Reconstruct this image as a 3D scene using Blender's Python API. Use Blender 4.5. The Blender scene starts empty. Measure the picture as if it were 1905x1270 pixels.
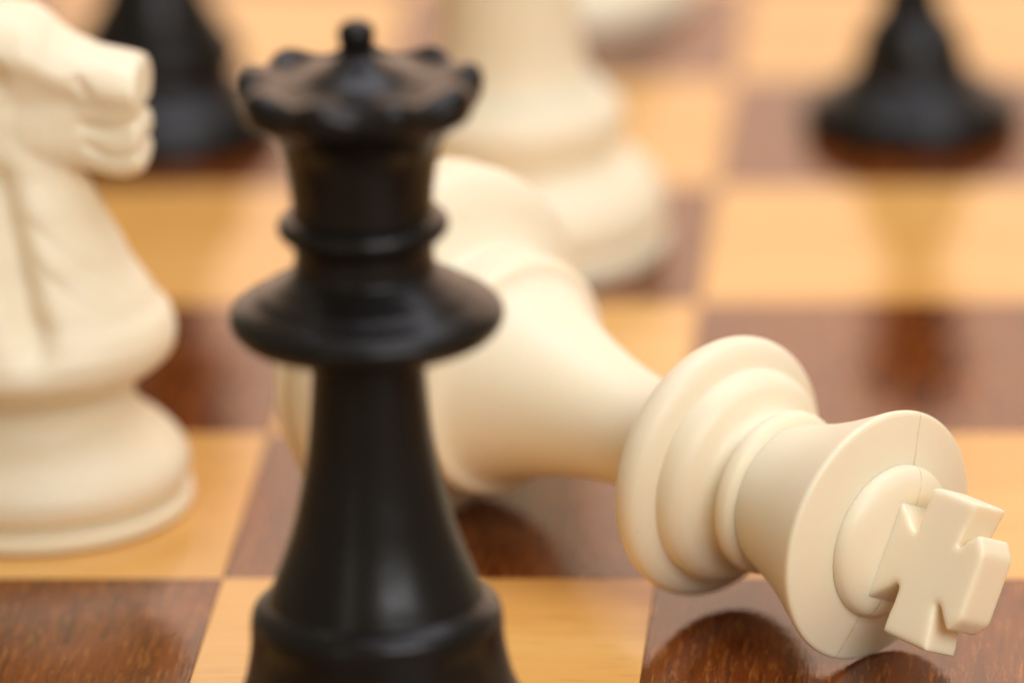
import bpy, bmesh, math, random
from mathutils import Vector, Matrix, noise

random.seed(7)
K = 0.055                      # side of one board square, metres
sc = bpy.context.scene
COL = sc.collection

# ------------------------------------------------------------------ camera
cam_d = bpy.data.cameras.new('camera'); cam = bpy.data.objects.new('camera', cam_d); COL.objects.link(cam)
cr = Vector((0.99682677, 0.07480774, -0.02720665)); cu = Vector((0.00178531, 0.32068907, 0.94718284))
cf = Vector((-0.07958148, 0.94422578, -0.3195379))
m = Matrix((cr, cu, -cf)).transposed().to_4x4()
m.translation = Vector((0.946897, -14.976352, 5.641552)) * K
cam.matrix_world = m
cam_d.sensor_width = 36; cam_d.lens = 13000 / 1905 * 36
cam_d.clip_start = 0.01; cam_d.clip_end = 50
cam_d.dof.use_dof = True; cam_d.dof.focus_distance = 15.30 * K; cam_d.dof.aperture_fstop = 9.0
sc.camera = cam

# ------------------------------------------------------------------ light
w = bpy.data.worlds.new('World'); sc.world = w; w.use_nodes = True
bg = w.node_tree.nodes['Background']; bg.inputs[0].default_value = (1.0, 0.80, 0.52, 1); bg.inputs[1].default_value = 0.33

def area(name, loc, target, sx, sy, radiance, color):
    l = bpy.data.lights.new(name, 'AREA'); l.shape = 'RECTANGLE'; l.size = sx; l.size_y = sy
    l.energy = radiance * math.pi * sx * sy; l.color = color
    o = bpy.data.objects.new(name, l); COL.objects.link(o)
    o.location = loc; o.rotation_euler = (Vector(target) - Vector(loc)).to_track_quat('-Z', 'Y').to_euler()
    return o
area('window_light', (0.1, 2.6, 1.0), (0, 0, 0.25), 3.8, 2.1, 1.5, (1.0, 0.64, 0.47))
area('overhead_softbox', (0.15, 0.15, 1.25), (0, 0, 0), 1.2, 1.0, 2.95, (0.97, 0.99, 1.12))
area('front_softbox', (0.75, -1.25, 0.95), (0, 0, 0.03), 1.1, 0.8, 6.3, (0.99, 0.99, 1.02))
area('strip_light', (-0.42, -0.86, 0.36), (-0.03, -0.08, 0.04), 0.07, 0.45, 3.0, (1.0, 0.97, 0.94))
sc.view_settings.view_transform = 'Standard'; sc.view_settings.look = 'None'
sc.view_settings.exposure = 0.0; sc.view_settings.gamma = 1.0
sc.render.film_transparent = False

# ------------------------------------------------------------------ materials
def new_mat(name):
    mt = bpy.data.materials.new(name); mt.use_nodes = True
    nt = mt.node_tree; return mt, nt, nt.nodes['Principled BSDF']
def nd(nt, kind, **kw):
    n = nt.nodes.new(kind)
    for k, v in kw.items():
        if k in n.inputs: n.inputs[k].default_value = v
        else: setattr(n, k, v)
    return n
def mapping(nt, scale, rot=(0, 0, 0), src='Object', rnd=False):
    tc = nt.nodes.new('ShaderNodeTexCoord'); mp = nt.nodes.new('ShaderNodeMapping')
    mp.inputs['Scale'].default_value = scale; mp.inputs['Rotation'].default_value = rot
    nt.links.new(tc.outputs[src], mp.inputs['Vector'])
    if rnd:
        oi = nt.nodes.new('ShaderNodeObjectInfo'); mu = nd(nt, 'ShaderNodeVectorMath', operation='SCALE')
        cb = nt.nodes.new('ShaderNodeCombineXYZ')
        m1 = nd(nt, 'ShaderNodeMath', operation='MULTIPLY'); m1.inputs[1].default_value = 37.0
        m2 = nd(nt, 'ShaderNodeMath', operation='MULTIPLY'); m2.inputs[1].default_value = 91.0
        nt.links.new(oi.outputs['Random'], m1.inputs[0]); nt.links.new(oi.outputs['Random'], m2.inputs[0])
        nt.links.new(m1.outputs[0], cb.inputs[0]); nt.links.new(m2.outputs[0], cb.inputs[1])
        nt.links.new(cb.outputs[0], mp.inputs['Location'])
    return mp.outputs[0]
def ramp(nt, fac, stops):
    r = nt.nodes.new('ShaderNodeValToRGB'); e = r.color_ramp.elements
    while len(e) < len(stops): e.new(0.5)
    for i, (p, c) in enumerate(stops):
        e[i].position = p; e[i].color = tuple(c) + (1,) if len(c) == 3 else c
    nt.links.new(fac, r.inputs[0]); return r.outputs[0]
def noise_t(nt, vec, scale, detail=4, rough=0.55, dist=0.0):
    n = nd(nt, 'ShaderNodeTexNoise', Scale=scale, Detail=detail, Roughness=rough, Distortion=dist)
    nt.links.new(vec, n.inputs['Vector']); return n.outputs[0]
def mix(nt, a, b, fac, mode='MIX'):
    n = nt.nodes.new('ShaderNodeMix'); n.data_type = 'RGBA'; n.blend_type = mode
    for s, v in ((n.inputs[0], fac), (n.inputs[6], a), (n.inputs[7], b)):
        if hasattr(v, 'is_linked') or hasattr(v, 'links'): nt.links.new(v, s)
        else: s.default_value = v
    return n.outputs[2]
def bump(nt, h, strength, dist, prev=None):
    b = nd(nt, 'ShaderNodeBump', Strength=strength, Distance=dist); nt.links.new(h, b.inputs['Height'])
    if prev is not None: nt.links.new(prev, b.inputs['Normal'])
    return b.outputs[0]

def walnut(name, tint=1.0):
    mt, nt, p = new_mat(name)
    v = mapping(nt, (1 / K, 1 / K * 0.10, 1 / K), rnd=True)
    v2 = mapping(nt, (1 / K, 1 / K * 0.085, 1 / K), rnd=True)
    v3 = mapping(nt, (1 / K,) * 3, rnd=True)
    broad = noise_t(nt, v, 5.0, 5, 0.6, 0.6)
    c = ramp(nt, broad, [(0.30, (0.085, 0.019, 0.004)), (0.50, (0.150, 0.032, 0.004)), (0.72, (0.235, 0.062, 0.011))])
    fib = noise_t(nt, v2, 60.0, 3, 0.6)
    c = mix(nt, c, (0.05, 0.013, 0.004, 1), ramp(nt, fib, [(0.30, (0.75,) * 3), (0.47, (0, 0, 0))]))
    fleck = noise_t(nt, v2, 85.0, 3, 0.75, 0.0)
    streak = noise_t(nt, v2, 24.0, 4, 0.6, 0.2)
    c = mix(nt, c, (0.060, 0.012, 0.002, 1), ramp(nt, streak, [(0.34, (0.80,) * 3), (0.50, (0, 0, 0))]))
    c = mix(nt, c, (0.40, 0.145, 0.030, 1), ramp(nt, fleck, [(0.52, (0, 0, 0)), (0.70, (0.80,) * 3)]))
    blot = noise_t(nt, v3, 3.0, 4, 0.6)
    c = mix(nt, c, (0.09, 0.03, 0.010, 1), ramp(nt, blot, [(0.50, (0, 0, 0)), (0.75, (0.55,) * 3)]))
    nt.links.new(c, p.inputs['Base Color'])
    p.inputs['Roughness'].default_value = 0.16; p.inputs['IOR'].default_value = 1.5
    micro = noise_t(nt, v3, 24.0, 4, 0.6)
    b = bump(nt, fleck, 0.10, 0.0003); b = bump(nt, micro, 0.05, 0.0004, b)
    nt.links.new(b, p.inputs['Normal'])
    rr = ramp(nt, micro, [(0.3, (0.05,) * 3), (0.8, (0.14,) * 3)]); nt.links.new(rr, p.inputs['Roughness'])
    return mt
def maple(name):
    mt, nt, p = new_mat(name)
    v = mapping(nt, (1 / K * 0.10, 1 / K, 1 / K), rnd=True)
    v3 = mapping(nt, (1 / K,) * 3, rnd=True)
    broad = noise_t(nt, v, 3.0, 4, 0.55, 0.5)
    c = ramp(nt, broad, [(0.30, (0.69, 0.355, 0.085)), (0.55, (0.78, 0.425, 0.120)), (0.75, (0.83, 0.49, 0.155))])
    fib = noise_t(nt, v, 46.0, 4, 0.65, 0.3)
    c = mix(nt, c, (0.50, 0.22, 0.055, 1), ramp(nt, fib, [(0.28, (0.50,) * 3), (0.46, (0, 0, 0))]))
    blot = noise_t(nt, v3, 1.6, 3, 0.5)
    c = mix(nt, c, (0.66, 0.31, 0.08, 1), ramp(nt, blot, [(0.48, (0, 0, 0)), (0.72, (0.40,) * 3)]))
    nt.links.new(c, p.inputs['Base Color'])
    p.inputs['IOR'].default_value = 1.5
    micro = noise_t(nt, v3, 22.0, 4, 0.6)
    b = bump(nt, fib, 0.06, 0.0002); b = bump(nt, micro, 0.04, 0.0004, b)
    nt.links.new(b, p.inputs['Normal'])
    rr = ramp(nt, micro, [(0.3, (0.08,) * 3), (0.8, (0.18,) * 3)]); nt.links.new(rr, p.inputs['Roughness'])
    return mt
def ivory(name, seam=False):
    mt, nt, p = new_mat(name)
    v = mapping(nt, (1 / K,) * 3)
    c = ramp(nt, noise_t(nt, v, 2.2, 3, 0.5), [(0.3, (0.88, 0.77, 0.555)), (0.7, (0.90, 0.80, 0.60))])
    speck = noise_t(nt, v, 36.0, 2, 0.5)
    c = mix(nt, c, (0.55, 0.38, 0.20, 1), ramp(nt, speck, [(0.765, (0, 0, 0)), (0.80, (0.5,) * 3)]))
    hgt = noise_t(nt, v, 60.0, 3, 0.6)
    b = bump(nt, hgt, 0.05, 0.00012)
    b = bump(nt, noise_t(nt, v, 5.0, 3, 0.5), 0.10, 0.0006, b)
    if seam:        # mould parting line: a hairline running along the piece in the plane local y = 0
        tc = nt.nodes.new('ShaderNodeTexCoord'); sp = nt.nodes.new('ShaderNodeSeparateXYZ')
        nt.links.new(tc.outputs['Object'], sp.inputs[0])
        wob = nd(nt, 'ShaderNodeMath', operation='MULTIPLY_ADD'); wob.inputs[1].default_value = 0.0006; wob.inputs[2].default_value = -0.0003 - 0.0002
        nt.links.new(noise_t(nt, v, 6.0, 3, 0.6), wob.inputs[0])
        ad = nd(nt, 'ShaderNodeMath', operation='ADD'); nt.links.new(sp.outputs['Y'], ad.inputs[0]); nt.links.new(wob.outputs[0], ad.inputs[1])
        ab = nd(nt, 'ShaderNodeMath', operation='ABSOLUTE'); nt.links.new(ad.outputs[0], ab.inputs[0])
        mr = nd(nt, 'ShaderNodeMapRange'); mr.inputs[1].default_value = 0.00003; mr.inputs[2].default_value = 0.00013
        mr.inputs[3].default_value = 1.0; mr.inputs[4].default_value = 0.0
        nt.links.new(ab.outputs[0], mr.inputs[0])
        br = ramp(nt, noise_t(nt, v, 14.0, 3, 0.6), [(0.38, (0.10,) * 3), (0.62, (0.80,) * 3)])
        zm = nd(nt, 'ShaderNodeMapRange'); nt.links.new(sp.outputs['Z'], zm.inputs[0])
        zm.inputs[1].default_value = 1.44 * K; zm.inputs[2].default_value = 1.54 * K; zm.inputs[3].default_value = 0.0; zm.inputs[4].default_value = 1.0
        m0 = nd(nt, 'ShaderNodeMath', operation='MULTIPLY'); nt.links.new(mr.outputs[0], m0.inputs[0]); nt.links.new(zm.outputs[0], m0.inputs[1])
        mm = nd(nt, 'ShaderNodeMath', operation='MULTIPLY'); nt.links.new(m0.outputs[0], mm.inputs[0]); nt.links.new(br, mm.inputs[1])
        c = mix(nt, c, (0.42, 0.24, 0.10, 1), mm.outputs[0])
        bb = nd(nt, 'ShaderNodeBump', Strength=0.25, Distance=0.00008, invert=True)
        nt.links.new(mm.outputs[0], bb.inputs['Height']); nt.links.new(b, bb.inputs['Normal']); b = bb.outputs[0]
    nt.links.new(c, p.inputs['Base Color']); nt.links.new(b, p.inputs['Normal'])
    p.inputs['Roughness'].default_value = 0.42; p.inputs['IOR'].default_value = 1.45
    p.inputs['Subsurface Weight'].default_value = 0.45
    p.inputs['Subsurface Radius'].default_value = (1.0, 0.55, 0.25); p.inputs['Subsurface Scale'].default_value = 0.0022
    return mt
def ebony(name):
    mt, nt, p = new_mat(name)
    v = mapping(nt, (1 / K,) * 3)
    c = ramp(nt, noise_t(nt, v, 3.0, 3, 0.5), [(0.3, (0.006, 0.005, 0.0045)), (0.7, (0.009, 0.0075, 0.007))])
    nt.links.new(c, p.inputs['Base Color'])
    rr = ramp(nt, noise_t(nt, v, 7.0, 4, 0.6), [(0.3, (0.24,) * 3), (0.7, (0.33,) * 3)]); nt.links.new(rr, p.inputs['Roughness'])
    b = bump(nt, noise_t(nt, v, 4.0, 4, 0.6), 0.20, 0.0010)
    b = bump(nt, noise_t(nt, v, 50.0, 3, 0.6), 0.06, 0.00015, b)
    nt.links.new(b, p.inputs['Normal']); p.inputs['IOR'].default_value = 1.36
    return mt
M_dark = walnut('walnut_veneer'); M_light = maple('maple_veneer')
M_ivory = ivory('ivory_plastic'); M_ivory_seam = ivory('ivory_plastic_seamed', True); M_black = ebony('black_plastic')
def table_mat():
    mt, nt, p = new_mat('oak_table')
    v = mapping(nt, (2.0, 24.0, 2.0))
    c = ramp(nt, noise_t(nt, v, 4.0, 5, 0.6, 0.4), [(0.3, (0.20, 0.11, 0.05)), (0.7, (0.34, 0.20, 0.10))])
    nt.links.new(c, p.inputs['Base Color']); p.inputs['Roughness'].default_value = 0.45
    return mt
M_table = table_mat()

# ------------------------------------------------------------------ helpers
def link(name, me, mat, parent=None):
    o = bpy.data.objects.new(name, me); COL.objects.link(o)
    if mat is not None and not me.materials: me.materials.append(mat)
    if parent is not None: o.parent = parent
    return o
def thing(name, label, cat, loc=(0, 0, 0), rotz=0.0, group=None):
    o = bpy.data.objects.new(name, None); COL.objects.link(o); o.empty_display_size = 0.01
    o.location = Vector(loc) * K; o.rotation_euler = (0, 0, rotz)
    o['label'] = label; o['category'] = cat
    if group: o['group'] = group
    return o
def spline(pts, n=8):
    """Catmull-Rom through (z, r) points; a repeated point makes a crease."""
    out = []; L = len(pts)
    for i in range(L - 1):
        p1, p2 = pts[i], pts[i + 1]
        if p1 == p2: continue
        p0 = pts[i - 1] if i > 0 else p1; p3 = pts[i + 2] if i + 2 < L else p2
        d01 = max(math.dist(p0, p1) ** .5, 1e-6); d12 = max(math.dist(p1, p2) ** .5, 1e-6); d23 = max(math.dist(p2, p3) ** .5, 1e-6)
        if p0 == p1: d01 = d12
        if p2 == p3: d23 = d12
        for k in range(n):
            t = k / n; q = []
            for a in (0, 1):
                m1 = (p2[a] - p1[a]) + d12 * ((p1[a] - p0[a]) / d01 - (p2[a] - p0[a]) / (d01 + d12)) if p0 != p1 else (p2[a] - p1[a])
                m2 = (p2[a] - p1[a]) + d12 * ((p3[a] - p2[a]) / d23 - (p3[a] - p1[a]) / (d12 + d23)) if p2 != p3 else (p2[a] - p1[a])
                q.append((2 * t**3 - 3 * t**2 + 1) * p1[a] + (t**3 - 2 * t**2 + t) * m1 + (-2 * t**3 + 3 * t**2) * p2[a] + (t**3 - t**2) * m2)
            out.append((q[0], max(q[1], 0.0)))
    out.append(tuple(pts[-1])); return out
def lathe_part(name, prof, mat, parent, seg=112, warp=None):
    """prof: list of (z, r) already dense; closed with flat caps where r > 0."""
    me = bpy.data.meshes.new(name); V = []; F = []; sharp = []
    idx = []
    for z, r in prof:
        if r < 1e-5: idx.append([len(V)]); V.append((0, 0, z))
        else:
            ring = []
            for s in range(seg):
                a = 2 * math.pi * s / seg; rr, zz = (r, z) if warp is None else warp(r, z, a)
                ring.append(len(V)); V.append((rr * math.cos(a), rr * math.sin(a), zz))
            idx.append(ring)
    for A, B in zip(idx[:-1], idx[1:]):
        if len(A) == 1 and len(B) == 1: continue
        for s in range(seg):
            t = (s + 1) % seg
            if len(A) == 1: F.append((A[0], B[t], B[s]))
            elif len(B) == 1: F.append((A[s], A[t], B[0]))
            else: F.append((A[s], A[t], B[t], B[s]))
    caps = []
    if len(idx[0]) > 1 and len(idx[1]) > 1 and prof[1][0] > prof[0][0] and prof[0][0] > 0.01: caps += list(range(0, seg))
    if len(idx[-1]) > 1 and len(idx[-2]) > 1 and prof[-1][1] < prof[-2][1]: caps += list(range(len(F) - seg, len(F)))
    if len(idx[0]) > 1: caps.append(len(F)); F.append(tuple(reversed(idx[0])))
    if len(idx[-1]) > 1: caps.append(len(F)); F.append(tuple(idx[-1]))
    me.from_pydata([Vector(v) * K for v in V], [], F); me.update()
    me.polygons.foreach_set('use_smooth', [True] * len(F))
    if caps:
        ek = set()
        for c in caps:
            vs = me.polygons[c].vertices; ek |= {tuple(sorted((vs[i], vs[(i + 1) % len(vs)]))) for i in range(len(vs))}
        for e in me.edges:
            if tuple(sorted(e.vertices)) in ek: e.use_edge_sharp = True
    return link(name, me, mat, parent)
def turned(parent, mat, pts, cuts, warps={}, n=8, seg=112):
    """one turned profile cut into named parts at the z values in cuts: [(name, z_end), ...]"""
    prof = spline(pts, n); out = {}; i0 = 0
    for name, zend in cuts:
        i1 = i0 + 1
        if zend is None: i1 = len(prof) - 1
        else:
            # last index whose arc position reaches the control point value zend
            i1 = min((abs(prof[j][0] - zend[0]) + abs(prof[j][1] - zend[1]), j) for j in range(i0 + 1, len(prof)))[1]
        seg_p = list(prof[i0:i1 + 1])
        if i0 > 0: seg_p = [(seg_p[0][0] - 0.006, max(seg_p[0][1] - 0.020, 0.004))] + seg_p     # a spigot seated inside the part below
        if i1 < len(prof) - 1: seg_p = seg_p + [(seg_p[-1][0] + 0.003, max(seg_p[-1][1] - 0.012, 0.004))]
        out[name] = lathe_part(name, seg_p, mat, parent, seg, warps.get(name))
        i0 = i1
    return out

# ------------------------------------------------------------------ table and board
def box_mesh(name, x0, x1, y0, y1, z0, z1, ch=0.0):
    bm = bmesh.new(); bmesh.ops.create_cube(bm, size=1)
    for v in bm.verts:
        v.co = Vector(((x0 + x1) / 2 + v.co.x * (x1 - x0), (y0 + y1) / 2 + v.co.y * (y1 - y0), (z0 + z1) / 2 + v.co.z * (z1 - z0))) * K
    if ch > 0:
        es = [e for e in bm.edges if all(v.co.z > (z1 - 1e-4) * K for v in e.verts)]
        bmesh.ops.bevel(bm, geom=es, offset=ch * K, segments=2, profile=0.5, affect='EDGES')
    me = bpy.data.meshes.new(name); bm.to_mesh(me); bm.free(); return me
XL, XR, YN, YF = -5, 3, -2, 6
table = link('table_top', box_mesh('table_top', -16, 14, -9, 16, -1.0, -0.36, 0.02), M_table); table['kind'] = 'structure'
board = thing('chess_board', 'glossy wooden chess board of walnut and maple squares under all the pieces', 'chess board', ((XL + XR) / 2, (YN + YF) / 2, -0.36))
bx, by = (XL + XR) / 2, (YN + YF) / 2
link('board_core', box_mesh('board_core', XL - bx - .02, XR - bx + .02, YN - by - .02, YF - by + .02, 0.0, 0.26), M_dark, board)
BW = 0.42
for (x0, x1, y0, y1) in ((XL - BW, XL - .022, YN - BW, YF + BW), (XR + .022, XR + BW, YN - BW, YF + BW), (XL - .02, XR + .02, YN - BW, YN - .022), (XL - .02, XR + .02, YF + .022, YF + BW)):
    link('border_rail', box_mesh('border_rail', x0 - bx, x1 - bx, y0 - by, y1 - by, 0.0, 0.362, 0.02), M_dark, board)
g = 0.0008
tile_l = box_mesh('light_square', -.5 + g, .5 - g, -.5 + g, .5 - g, -0.098, 0.0, 0.0014); tile_l.materials.append(M_light)
tile_d = box_mesh('dark_square', -.5 + g, .5 - g, -.5 + g, .5 - g, -0.098, 0.0, 0.0014); tile_d.materials.append(M_dark)
for ix in range(8):
    for iy in range(8):
        X, Y = XL + ix, YN + iy
        light = (X + Y) % 2 == 0          # the square left of and nearer than the line crossing (0,0) is light
        o = link('light_square' if light else 'dark_square', tile_l if light else tile_d, None, board)
        dx = random.uniform(-1, 1) * 0.0012; dy = random.uniform(-1, 1) * 0.0012
        o.location = Vector((X + .5 - bx + dx, Y + .5 - by + dy, 0.36 + random.uniform(-1, 1) * 0.0004)) * K
        o.rotation_euler = (random.uniform(-1, 1) * 0.0006, random.uniform(-1, 1) * 0.0006, random.uniform(-1, 1) * 0.0010)

# ------------------------------------------------------------------ fallen white king
r_c, r_b, t_c = 0.289, 0.427, 1.524
tau = math.atan((r_b - r_c) / t_c); phi = math.radians(-41.965)
d = Vector((math.cos(phi) * math.cos(tau), math.sin(phi) * math.cos(tau), -math.sin(tau)))
Bp = Vector((-0.60848, 0.51985, 0.42565 + 0.0010))
king = thing('chess_king', 'fallen cream white king lying on its side, cross towards the camera', 'chess piece', (0, 0, 0))
to_cam = (Vector((0.946897, -14.976352, 5.641552)) - (Bp + 1.7 * d)).normalized()
yn = (to_cam - d * to_cam.dot(d)).normalized()
yn = (Matrix.Rotation(math.radians(6.5), 3, d) @ yn).normalized()      # the cross was rolled almost face-on
xe = yn.cross(d).normalized()
mw = Matrix((xe, yn, d)).transposed().to_4x4(); mw.translation = Bp * K
king.matrix_world = mw
kp = [(0.0, 0.0), (0.0, 0.0), (0.0, 0.405), (0.0, 0.405), (0.006, 0.421), (0.020, 0.427), (0.036, 0.424), (0.044, 0.412), (0.050, 0.405), (0.050, 0.405), (0.058, 0.420), (0.075, 0.430),
      (0.110, 0.433), (0.150, 0.423), (0.190, 0.385), (0.225, 0.330), (0.255, 0.293), (0.275, 0.283), (0.275, 0.283), (0.300, 0.288), (0.340, 0.289), (0.368, 0.286), (0.384, 0.275), (0.393, 0.259),
      (0.408, 0.243), (0.455, 0.217), (0.530, 0.187), (0.620, 0.160), (0.720, 0.139), (0.820, 0.127), (0.900, 0.123), (0.955, 0.126), (0.968, 0.132), (0.968, 0.132),
      (0.976, 0.200), (0.983, 0.252), (0.993, 0.283), (1.012, 0.300), (1.034, 0.305), (1.056, 0.299), (1.071, 0.281), (1.079, 0.260), (1.083, 0.248), (1.083, 0.248),
      (1.099, 0.249), (1.122, 0.243), (1.142, 0.226), (1.152, 0.205), (1.159, 0.190), (1.166, 0.180), (1.178, 0.171), (1.190, 0.168), (1.200, 0.168), (1.200, 0.168),
      (1.203, 0.180), (1.210, 0.188), (1.222, 0.191), (1.236, 0.188), (1.245, 0.178), (1.250, 0.167), (1.250, 0.167),
      (1.290, 0.181), (1.350, 0.202), (1.410, 0.229), (1.465, 0.258), (1.500, 0.277), (1.515, 0.2855), (1.524, 0.2885), (1.531, 0.287), (1.535, 0.281), (1.537, 0.274),
      (1.548, 0.230), (1.560, 0.178), (1.560, 0.178)]
turned(king, M_ivory_seam, kp, [('base', (0.275, 0.283)), ('stem', (0.968, 0.132)), ('collar', (1.200, 0.168)), ('neck_ring', (1.250, 0.167)), ('crown', None)], n=7, seg=160)
dome = spline([(1.552, 0.0), (1.552, 0.0), (1.552, 0.172), (1.552, 0.172), (1.566, 0.176), (1.582, 0.170), (1.594, 0.154), (1.602, 0.125), (1.605, 0.08), (1.606, 0.0)], 7)
lathe_part('crown_dome', dome, M_ivory_seam, king, 128)
# cross pattee: outline in the plane (local x, local z), thickness along local y
def cross_mesh():
    # (u along axis, v towards local +x = upwards in the photograph)
    zc = 1.730
    half = [(-0.195, 0.126), (-0.150, 0.130), (-0.058, 0.050), (-0.062, 0.170), (0.074, 0.172), (0.050, 0.050), (0.104, 0.114), (0.134, 0.076)]
    up = [(u, v) for u, v in half]; dn = [(u, -v) for u, v in reversed(half)]
    poly = up + dn
    bm = bmesh.new(); T = 0.057; VS = 0.014
    def th(u): return T * 1.0
    lo = [bm.verts.new((v - VS, -th(u), zc + u)) for u, v in poly]
    hi = [bm.verts.new((v - VS, th(u), zc + u)) for u, v in poly]
    n = len(poly)
    bmesh.ops.triangulate(bm, faces=[bm.faces.new(hi), bm.faces.new(list(reversed(lo)))])
    for i in range(n):
        j = (i + 1) % n; bm.faces.new((lo[i], lo[j], hi[j], hi[i]))
    bmesh.ops.recalc_face_normals(bm, faces=bm.faces)
    me = bpy.data.meshes.new('tmp_cross'); bm.to_mesh(me); bm.free()
    tmp = bpy.data.objects.new('tmp_cross', me); COL.objects.link(tmp)
    rm = tmp.modifiers.new('r', 'REMESH'); rm.mode = 'VOXEL'; rm.voxel_size = 0.0046; rm.use_smooth_shade = True
    sm = tmp.modifiers.new('s', 'SMOOTH'); sm.factor = 0.5; sm.iterations = 46
    dg = bpy.context.evaluated_depsgraph_get(); out = bpy.data.meshes.new_from_object(tmp.evaluated_get(dg))
    bpy.data.objects.remove(tmp); bpy.data.meshes.remove(me)
    for v in out.vertices: v.co *= K
    out.name = 'cross'; out.polygons.foreach_set('use_smooth', [True] * len(out.polygons)); out.materials.clear()
    return out
co = link('cross', cross_mesh(), M_ivory, king)

# ------------------------------------------------------------------ black queen
queen = thing('chess_queen', 'black queen standing upright in the foreground with scalloped crown', 'chess piece', (-0.4968, -1.4, 0))
qp = [(0.0, 0.0), (0.0, 0.0), (0.0, 0.372), (0.0, 0.372), (0.015, 0.382), (0.045, 0.382), (0.055, 0.368), (0.055, 0.368), (0.07, 0.378), (0.12, 0.380), (0.18, 0.352), (0.24, 0.312), (0.30, 0.284), (0.36, 0.270), (0.40, 0.265),
      (0.44, 0.264), (0.465, 0.258), (0.482, 0.240), (0.490, 0.226), (0.490, 0.226), (0.530, 0.212), (0.58, 0.192), (0.64, 0.172), (0.70, 0.157), (0.80, 0.136), (0.90, 0.124), (1.00, 0.118), (1.03, 0.120), (1.038, 0.128), (1.038, 0.128),
      (1.044, 0.170), (1.055, 0.225), (1.068, 0.262), (1.088, 0.281), (1.112, 0.284), (1.132, 0.268), (1.144, 0.248), (1.152, 0.232), (1.164, 0.216), (1.172, 0.200), (1.184, 0.180), (1.198, 0.158), (1.206, 0.148), (1.206, 0.148),
      (1.235, 0.144), (1.262, 0.146), (1.272, 0.150), (1.272, 0.150), (1.280, 0.167), (1.298, 0.177), (1.316, 0.171), (1.324, 0.155), (1.327, 0.146), (1.327, 0.146),
      (1.36, 0.147), (1.41, 0.153), (1.46, 0.164), (1.495, 0.180), (1.520, 0.202), (1.538, 0.226), (1.555, 0.243), (1.585, 0.250), (1.606, 0.242), (1.616, 0.226), (1.614, 0.208), (1.608, 0.188), (1.610, 0.162),
      (1.620, 0.124), (1.636, 0.088), (1.648, 0.058), (1.656, 0.044), (1.662, 0.036), (1.662, 0.036), (1.674, 0.034), (1.686, 0.036), (1.702, 0.039), (1.720, 0.036), (1.732, 0.024), (1.738, 0.0)]
def petals(r, z, a):
    k = min(max((r - 0.175) / 0.065, 0), 1) * (1 if z > 1.52 else 0)
    c = math.cos(9 * (a - math.radians(14)))
    return r * (1 + 0.030 * c * k), z + 0.012 * c * k * min(max((z - 1.55) / 0.03, 0), 1) + 0.004 * k * math.sin(3 * a)
turned(queen, M_black, qp, [('base', (0.490, 0.226)), ('stem', (1.038, 0.128)), ('collar', (1.272, 0.150)), ('neck_ring', (1.327, 0.146)), ('crown', (1.662, 0.036)), ('finial', None)],
       warps={'crown': petals}, n=6, seg=180)

# ------------------------------------------------------------------ white knight
knight = thing('chess_knight', 'cream white knight at the left edge facing right towards the black queen', 'chess piece', (-1.5, 0.5, 0), math.radians(-4))
np_ = [(0.0, 0.0), (0.0, 0.0), (0.0, 0.360), (0.0, 0.360), (0.006, 0.370), (0.022, 0.373), (0.036, 0.371), (0.042, 0.360), (0.046, 0.340), (0.054, 0.335), (0.062, 0.342), (0.070, 0.358), (0.084, 0.367), (0.12, 0.366), (0.15, 0.351),
       (0.18, 0.324), (0.205, 0.293), (0.23, 0.266), (0.255, 0.249), (0.28, 0.243), (0.31, 0.246), (0.335, 0.262), (0.335, 0.262)]
turned(knight, M_ivory, np_, [('base', None)], n=7, seg=128)
def interp(tab, x):
    if x <= tab[0][0]: return tab[0][1:]
    for a, b in zip(tab[:-1], tab[1:]):
        if x <= b[0]:
            t = (x - a[0]) / (b[0] - a[0]); t = t * t * (3 - 2 * t) * 0.35 + t * 0.65
            return tuple(p + (q - p) * t for p, q in zip(a[1:], b[1:]))
    return tab[-1][1:]
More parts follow.
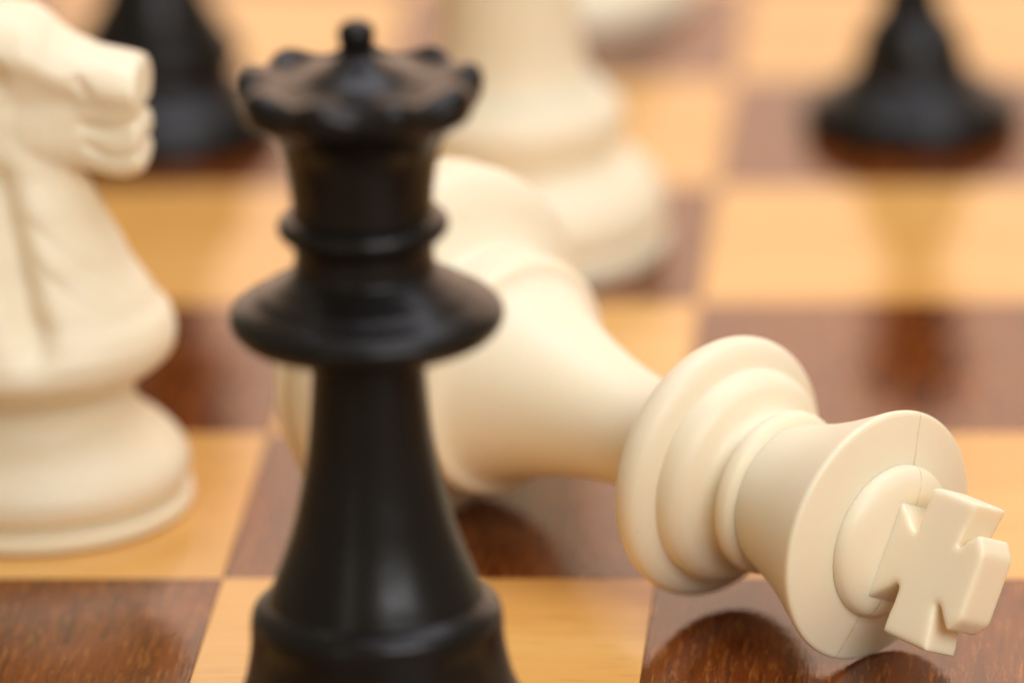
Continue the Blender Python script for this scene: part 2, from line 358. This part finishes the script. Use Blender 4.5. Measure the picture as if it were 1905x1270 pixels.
def horse_mesh():
    bm = bmesh.new()
    def loft(rings):
        R = [[bm.verts.new(p) for p in r] for r in rings]; n = len(R[0])
        for A, B in zip(R[:-1], R[1:]):
            for i in range(n): bm.faces.new((A[i], A[(i + 1) % n], B[(i + 1) % n], B[i]))
        bm.faces.new(list(reversed(R[0]))); bm.faces.new(R[-1])
    # bust: z, x_back, x_front, half width, superellipse exponent
    T = [(0.300, -0.242, 0.242, 0.242, 2.0), (0.330, -0.262, 0.264, 0.262, 2.0), (0.358, -0.305, 0.306, 0.305, 2.0), (0.385, -0.340, 0.338, 0.332, 2.0), (0.405, -0.345, 0.346, 0.334, 2.0), (0.440, -0.345, 0.350, 0.325, 2.05),
         (0.480, -0.345, 0.338, 0.300, 2.1), (0.52, -0.345, 0.305, 0.272, 2.1), (0.625, -0.335, 0.243, 0.226, 2.2), (0.758, -0.315, 0.178, 0.184, 2.2), (0.85, -0.290, 0.132, 0.155, 2.2), (0.95, -0.255, 0.10, 0.135, 2.2),
         (1.05, -0.215, 0.10, 0.125, 2.2), (1.15, -0.175, 0.07, 0.10, 2.2), (1.20, -0.14, 0.02, 0.06, 2.0)]
    rings = []; N = 96
    for k in range(61):
        z = 0.30 + 0.90 * k / 60; xb, xf, wd, ex = interp(T, z); ring = []
        for i in range(N):
            a = 2 * math.pi * i / N; c, s = math.cos(a), math.sin(a)
            x = (xb + xf) / 2 + (xf - xb) / 2 * math.copysign(abs(c) ** (2 / ex), c); y = wd * math.copysign(abs(s) ** (2 / ex), s)
            ring.append((x, y, z))
        rings.append(ring)
    loft(rings)
    # head: x, z_top, z_bottom, half width at the cheek ridge
    H = [(-0.20, 1.16, 0.92, 0.085), (-0.12, 1.235, 0.86, 0.122), (-0.02, 1.240, 0.835, 0.138), (0.04, 1.232, 0.835, 0.136), (0.075, 1.212, 0.838, 0.130), (0.11, 1.178, 0.843, 0.120), (0.15, 1.156, 0.845, 0.110), (0.20, 1.136, 0.832, 0.106),
         (0.25, 1.126, 0.824, 0.110), (0.285, 1.118, 0.830, 0.110), (0.300, 1.112, 0.838, 0.109), (0.304, 1.105, 0.846, 0.107)]
    rings = []
    for k in range(91):
        x = -0.20 + 0.504 * k / 90; zt, zb, wd = interp(H, x); h = zt - zb; ring = []
        half = [(0, zt), (wd * .45, zt - 0.010), (wd * .80, zt - h * .10), (wd * 1.02, zt - h * .22), (wd * 1.03, zt - h * .28), (wd * .86, zt - h * .42), (wd * .84, zt - h * .60), (wd * .86, zt - h * .80), (wd * .66, zt - h * .93), (wd * .3, zb + 0.003), (0, zb)]
        P = spline([(b_, a_) for a_, b_ in half], 6)
        P = [(r_, z_) for z_, r_ in P]
        ring = [(x, y, z) for y, z in P] + [(x, -y, z) for y, z in reversed(P[1:-1])]
        rings.append(ring)
    loft(rings)
    # ears
    for s in (-1, 1):
        rings = []
        for k in range(13):
            t = k / 12; r = 0.045 * (1 - t) ** .7 + 0.004; cx, cy, cz = -0.13 - 0.03 * t, s * (0.06 + 0.012 * t), 1.19 + 0.20 * t
            rings.append([(cx + r * 1.1 * math.cos(2 * math.pi * i / 16), cy + r * .7 * math.sin(2 * math.pi * i / 16), cz) for i in range(16)])
        loft(rings)
    # mane ridge down the back of the neck
    rings = []
    for k in range(25):
        t = k / 24; z = 0.48 + 0.76 * t; cx = -0.325 - 0.03 * math.sin(math.pi * t) + 0.17 * max(0, t - .35) ** 1.3; r = 0.040 + 0.012 * math.sin(t * 40)
        rings.append([(cx + r * 1.5 * math.cos(2 * math.pi * i / 16), r * math.sin(2 * math.pi * i / 16), z) for i in range(16)])
    loft(rings)
    bmesh.ops.recalc_face_normals(bm, faces=bm.faces)
    me = bpy.data.meshes.new('horse'); bm.to_mesh(me); bm.free()
    tmp = bpy.data.objects.new('tmp_horse', me); COL.objects.link(tmp)
    rm = tmp.modifiers.new('r', 'REMESH'); rm.mode = 'VOXEL'; rm.voxel_size = 0.0065; rm.use_smooth_shade = True
    sm = tmp.modifiers.new('s', 'SMOOTH'); sm.factor = 0.5; sm.iterations = 3
    dg = bpy.context.evaluated_depsgraph_get(); out = bpy.data.meshes.new_from_object(tmp.evaluated_get(dg))
    bpy.data.objects.remove(tmp); bpy.data.meshes.remove(me)
    # carve: polylines in the side view (x, z), depth, width, z/x window is implicit
    def seg_d(px, pz, line):
        best = 9
        for (x0, z0), (x1, z1) in zip(line[:-1], line[1:]):
            dx, dz = x1 - x0, z1 - z0; t = max(0, min(1, ((px - x0) * dx + (pz - z0) * dz) / (dx * dx + dz * dz)))
            best = min(best, math.hypot(px - x0 - t * dx, pz - z0 - t * dz))
        return best
    carve = [([(0.175, 0.966), (0.215, 0.957), (0.26, 0.958), (0.30, 0.974), (0.34, 0.99)], 0.022, 0.012),     # mouth
             ([(0.180, 0.922), (0.215, 0.899), (0.25, 0.889), (0.29, 0.896), (0.33, 0.905)], 0.013, 0.011),     # lower lip fold
             ([(0.172, 1.078), (0.185, 1.052)], 0.017, 0.013),                                               # nostril
             ([(-0.035, 1.125), (-0.012, 1.10), (-0.020, 1.07), (-0.05, 1.06)], 0.026, 0.018),                  # eye socket rim
             ([(-0.20, 1.00), (-0.05, 1.035), (0.06, 1.015), (0.14, 1.02)], 0.008, 0.030),                      # cheek hollow
             ([(-0.03, 0.84), (-0.01, 0.78), (0.015, 0.68), (0.045, 0.56), (0.075, 0.49)], 0.042, 0.040),       # fold between neck and chest
             ([(0.055, 0.745), (0.12, 0.69), (0.19, 0.630)], 0.005, 0.012), ([(0.070, 0.655), (0.13, 0.60), (0.20, 0.545)], 0.005, 0.012)]
    for v in out.vertices:
        x, y, z = v.co; n = v.normal; q = Vector((0, 0, 0))
        for line, dep, wd in carve:
            dd = seg_d(x, z, line)
            if dd < wd * 3:
                e = dep * math.exp(-(dd / wd) ** 2)
                if wd >= .03: q.y -= math.copysign(e, y) * min(abs(y) / 0.06, 1)
                elif z > 0.85:
                    q.y -= math.copysign(e, y) * min(abs(y) / 0.05, 1)
                    if x > 0.24: q.x -= e * 0.6 * min((x - 0.24) / 0.04, 1)
                else: q -= n * e
        v.co = v.co + q
    b2 = bmesh.new(); b2.from_mesh(out)
    for _ in range(2): bmesh.ops.smooth_vert(b2, verts=b2.verts, factor=0.5, use_axis_x=True, use_axis_y=True, use_axis_z=True)
    for v in b2.verts: v.co *= K
    b2.to_mesh(out); b2.free()
    out.polygons.foreach_set('use_smooth', [True] * len(out.polygons))
    out.materials.clear(); return out
link('horse_bust', horse_mesh(), M_ivory, knight)

# ------------------------------------------------------------------ pieces in the background
def simple(name, label, loc, mat, pts, cuts, seg=72, rotz=0.0):
    t = thing(name, label, 'chess piece', loc, rotz); turned(t, mat, pts, cuts, n=6, seg=seg); return t
pawn_p = [(0.0, 0.0), (0.0, 0.0), (0.0, 0.292), (0.0, 0.292), (0.01, 0.300), (0.050, 0.302), (0.08, 0.290), (0.11, 0.246), (0.135, 0.202), (0.16, 0.170), (0.19, 0.151), (0.19, 0.151), (0.22, 0.149), (0.26, 0.136), (0.295, 0.122), (0.31, 0.108), (0.325, 0.092), (0.325, 0.092),
          (0.36, 0.082), (0.42, 0.076), (0.48, 0.076), (0.50, 0.080), (0.50, 0.080), (0.506, 0.12), (0.520, 0.140), (0.540, 0.140), (0.556, 0.12), (0.566, 0.09), (0.566, 0.09), (0.60, 0.110), (0.65, 0.140), (0.71, 0.152), (0.77, 0.142), (0.82, 0.110), (0.850, 0.06), (0.860, 0.0)]
simple('chess_pawn', 'black pawn alone at the upper right, far across the board', (0.513, 3.55, 0), M_black, pawn_p, [('base', (0.19, 0.151)), ('stem', (0.50, 0.080)), ('collar', (0.566, 0.09)), ('head', None)])
bish_p = [(0.0, 0.0), (0.0, 0.0), (0.0, 0.330), (0.0, 0.330), (0.01, 0.338), (0.045, 0.338), (0.08, 0.320), (0.125, 0.275), (0.155, 0.234), (0.175, 0.218), (0.195, 0.218), (0.22, 0.236), (0.25, 0.236), (0.28, 0.218), (0.28, 0.218), (0.33, 0.184), (0.39, 0.150), (0.46, 0.122), (0.54, 0.098), (0.62, 0.096), (0.66, 0.100), (0.66, 0.100),
          (0.668, 0.17), (0.685, 0.198), (0.710, 0.200), (0.73, 0.17), (0.745, 0.12), (0.745, 0.12), (0.80, 0.150), (0.90, 0.182), (1.00, 0.184), (1.10, 0.150), (1.18, 0.095), (1.22, 0.045), (1.245, 0.048), (1.275, 0.036), (1.285, 0.0)]
cuts_b = [('base', (0.28, 0.218)), ('stem', (0.66, 0.100)), ('collar', (0.745, 0.12)), ('head', None)]
simple('chess_bishop', 'large black piece at upper left, blurred behind the white knight\'s muzzle', (-1.575, 3.5, 0), M_black, bish_p, cuts_b)
wb = [(z * 1.05, r * 1.02) for z, r in bish_p]
simple('chess_bishop', 'cream white piece at the very top of the view, only its base showing', (-0.50, 4.78, 0), M_ivory, wb, [(n_, None if c is None else (c[0] * 1.05, c[1] * 1.02)) for n_, c in cuts_b])
rook_p = [(0.0, 0.0), (0.0, 0.0), (0.0, 0.388), (0.0, 0.388), (0.01, 0.398), (0.045, 0.398), (0.058, 0.384), (0.07, 0.390), (0.11, 0.398), (0.16, 0.390), (0.205, 0.362), (0.24, 0.320), (0.262, 0.280), (0.272, 0.266), (0.272, 0.266), (0.300, 0.280), (0.34, 0.292), (0.385, 0.290), (0.42, 0.262), (0.445, 0.232), (0.445, 0.232),
          (0.49, 0.203), (0.54, 0.190), (0.64, 0.182), (0.80, 0.178), (0.95, 0.188), (1.02, 0.200), (1.02, 0.200), (1.03, 0.245), (1.06, 0.252), (1.08, 0.262), (1.10, 0.268), (1.24, 0.275), (1.25, 0.265), (1.25, 0.20), (1.25, 0.20), (1.16, 0.19), (1.16, 0.0)]
simple('chess_rook', 'tall cream white piece standing blurred behind the fallen king\'s base', (-0.505, 2.47, 0), M_ivory, rook_p, [('base', (0.445, 0.232)), ('tower', (1.02, 0.200)), ('turret', None)], seg=96)
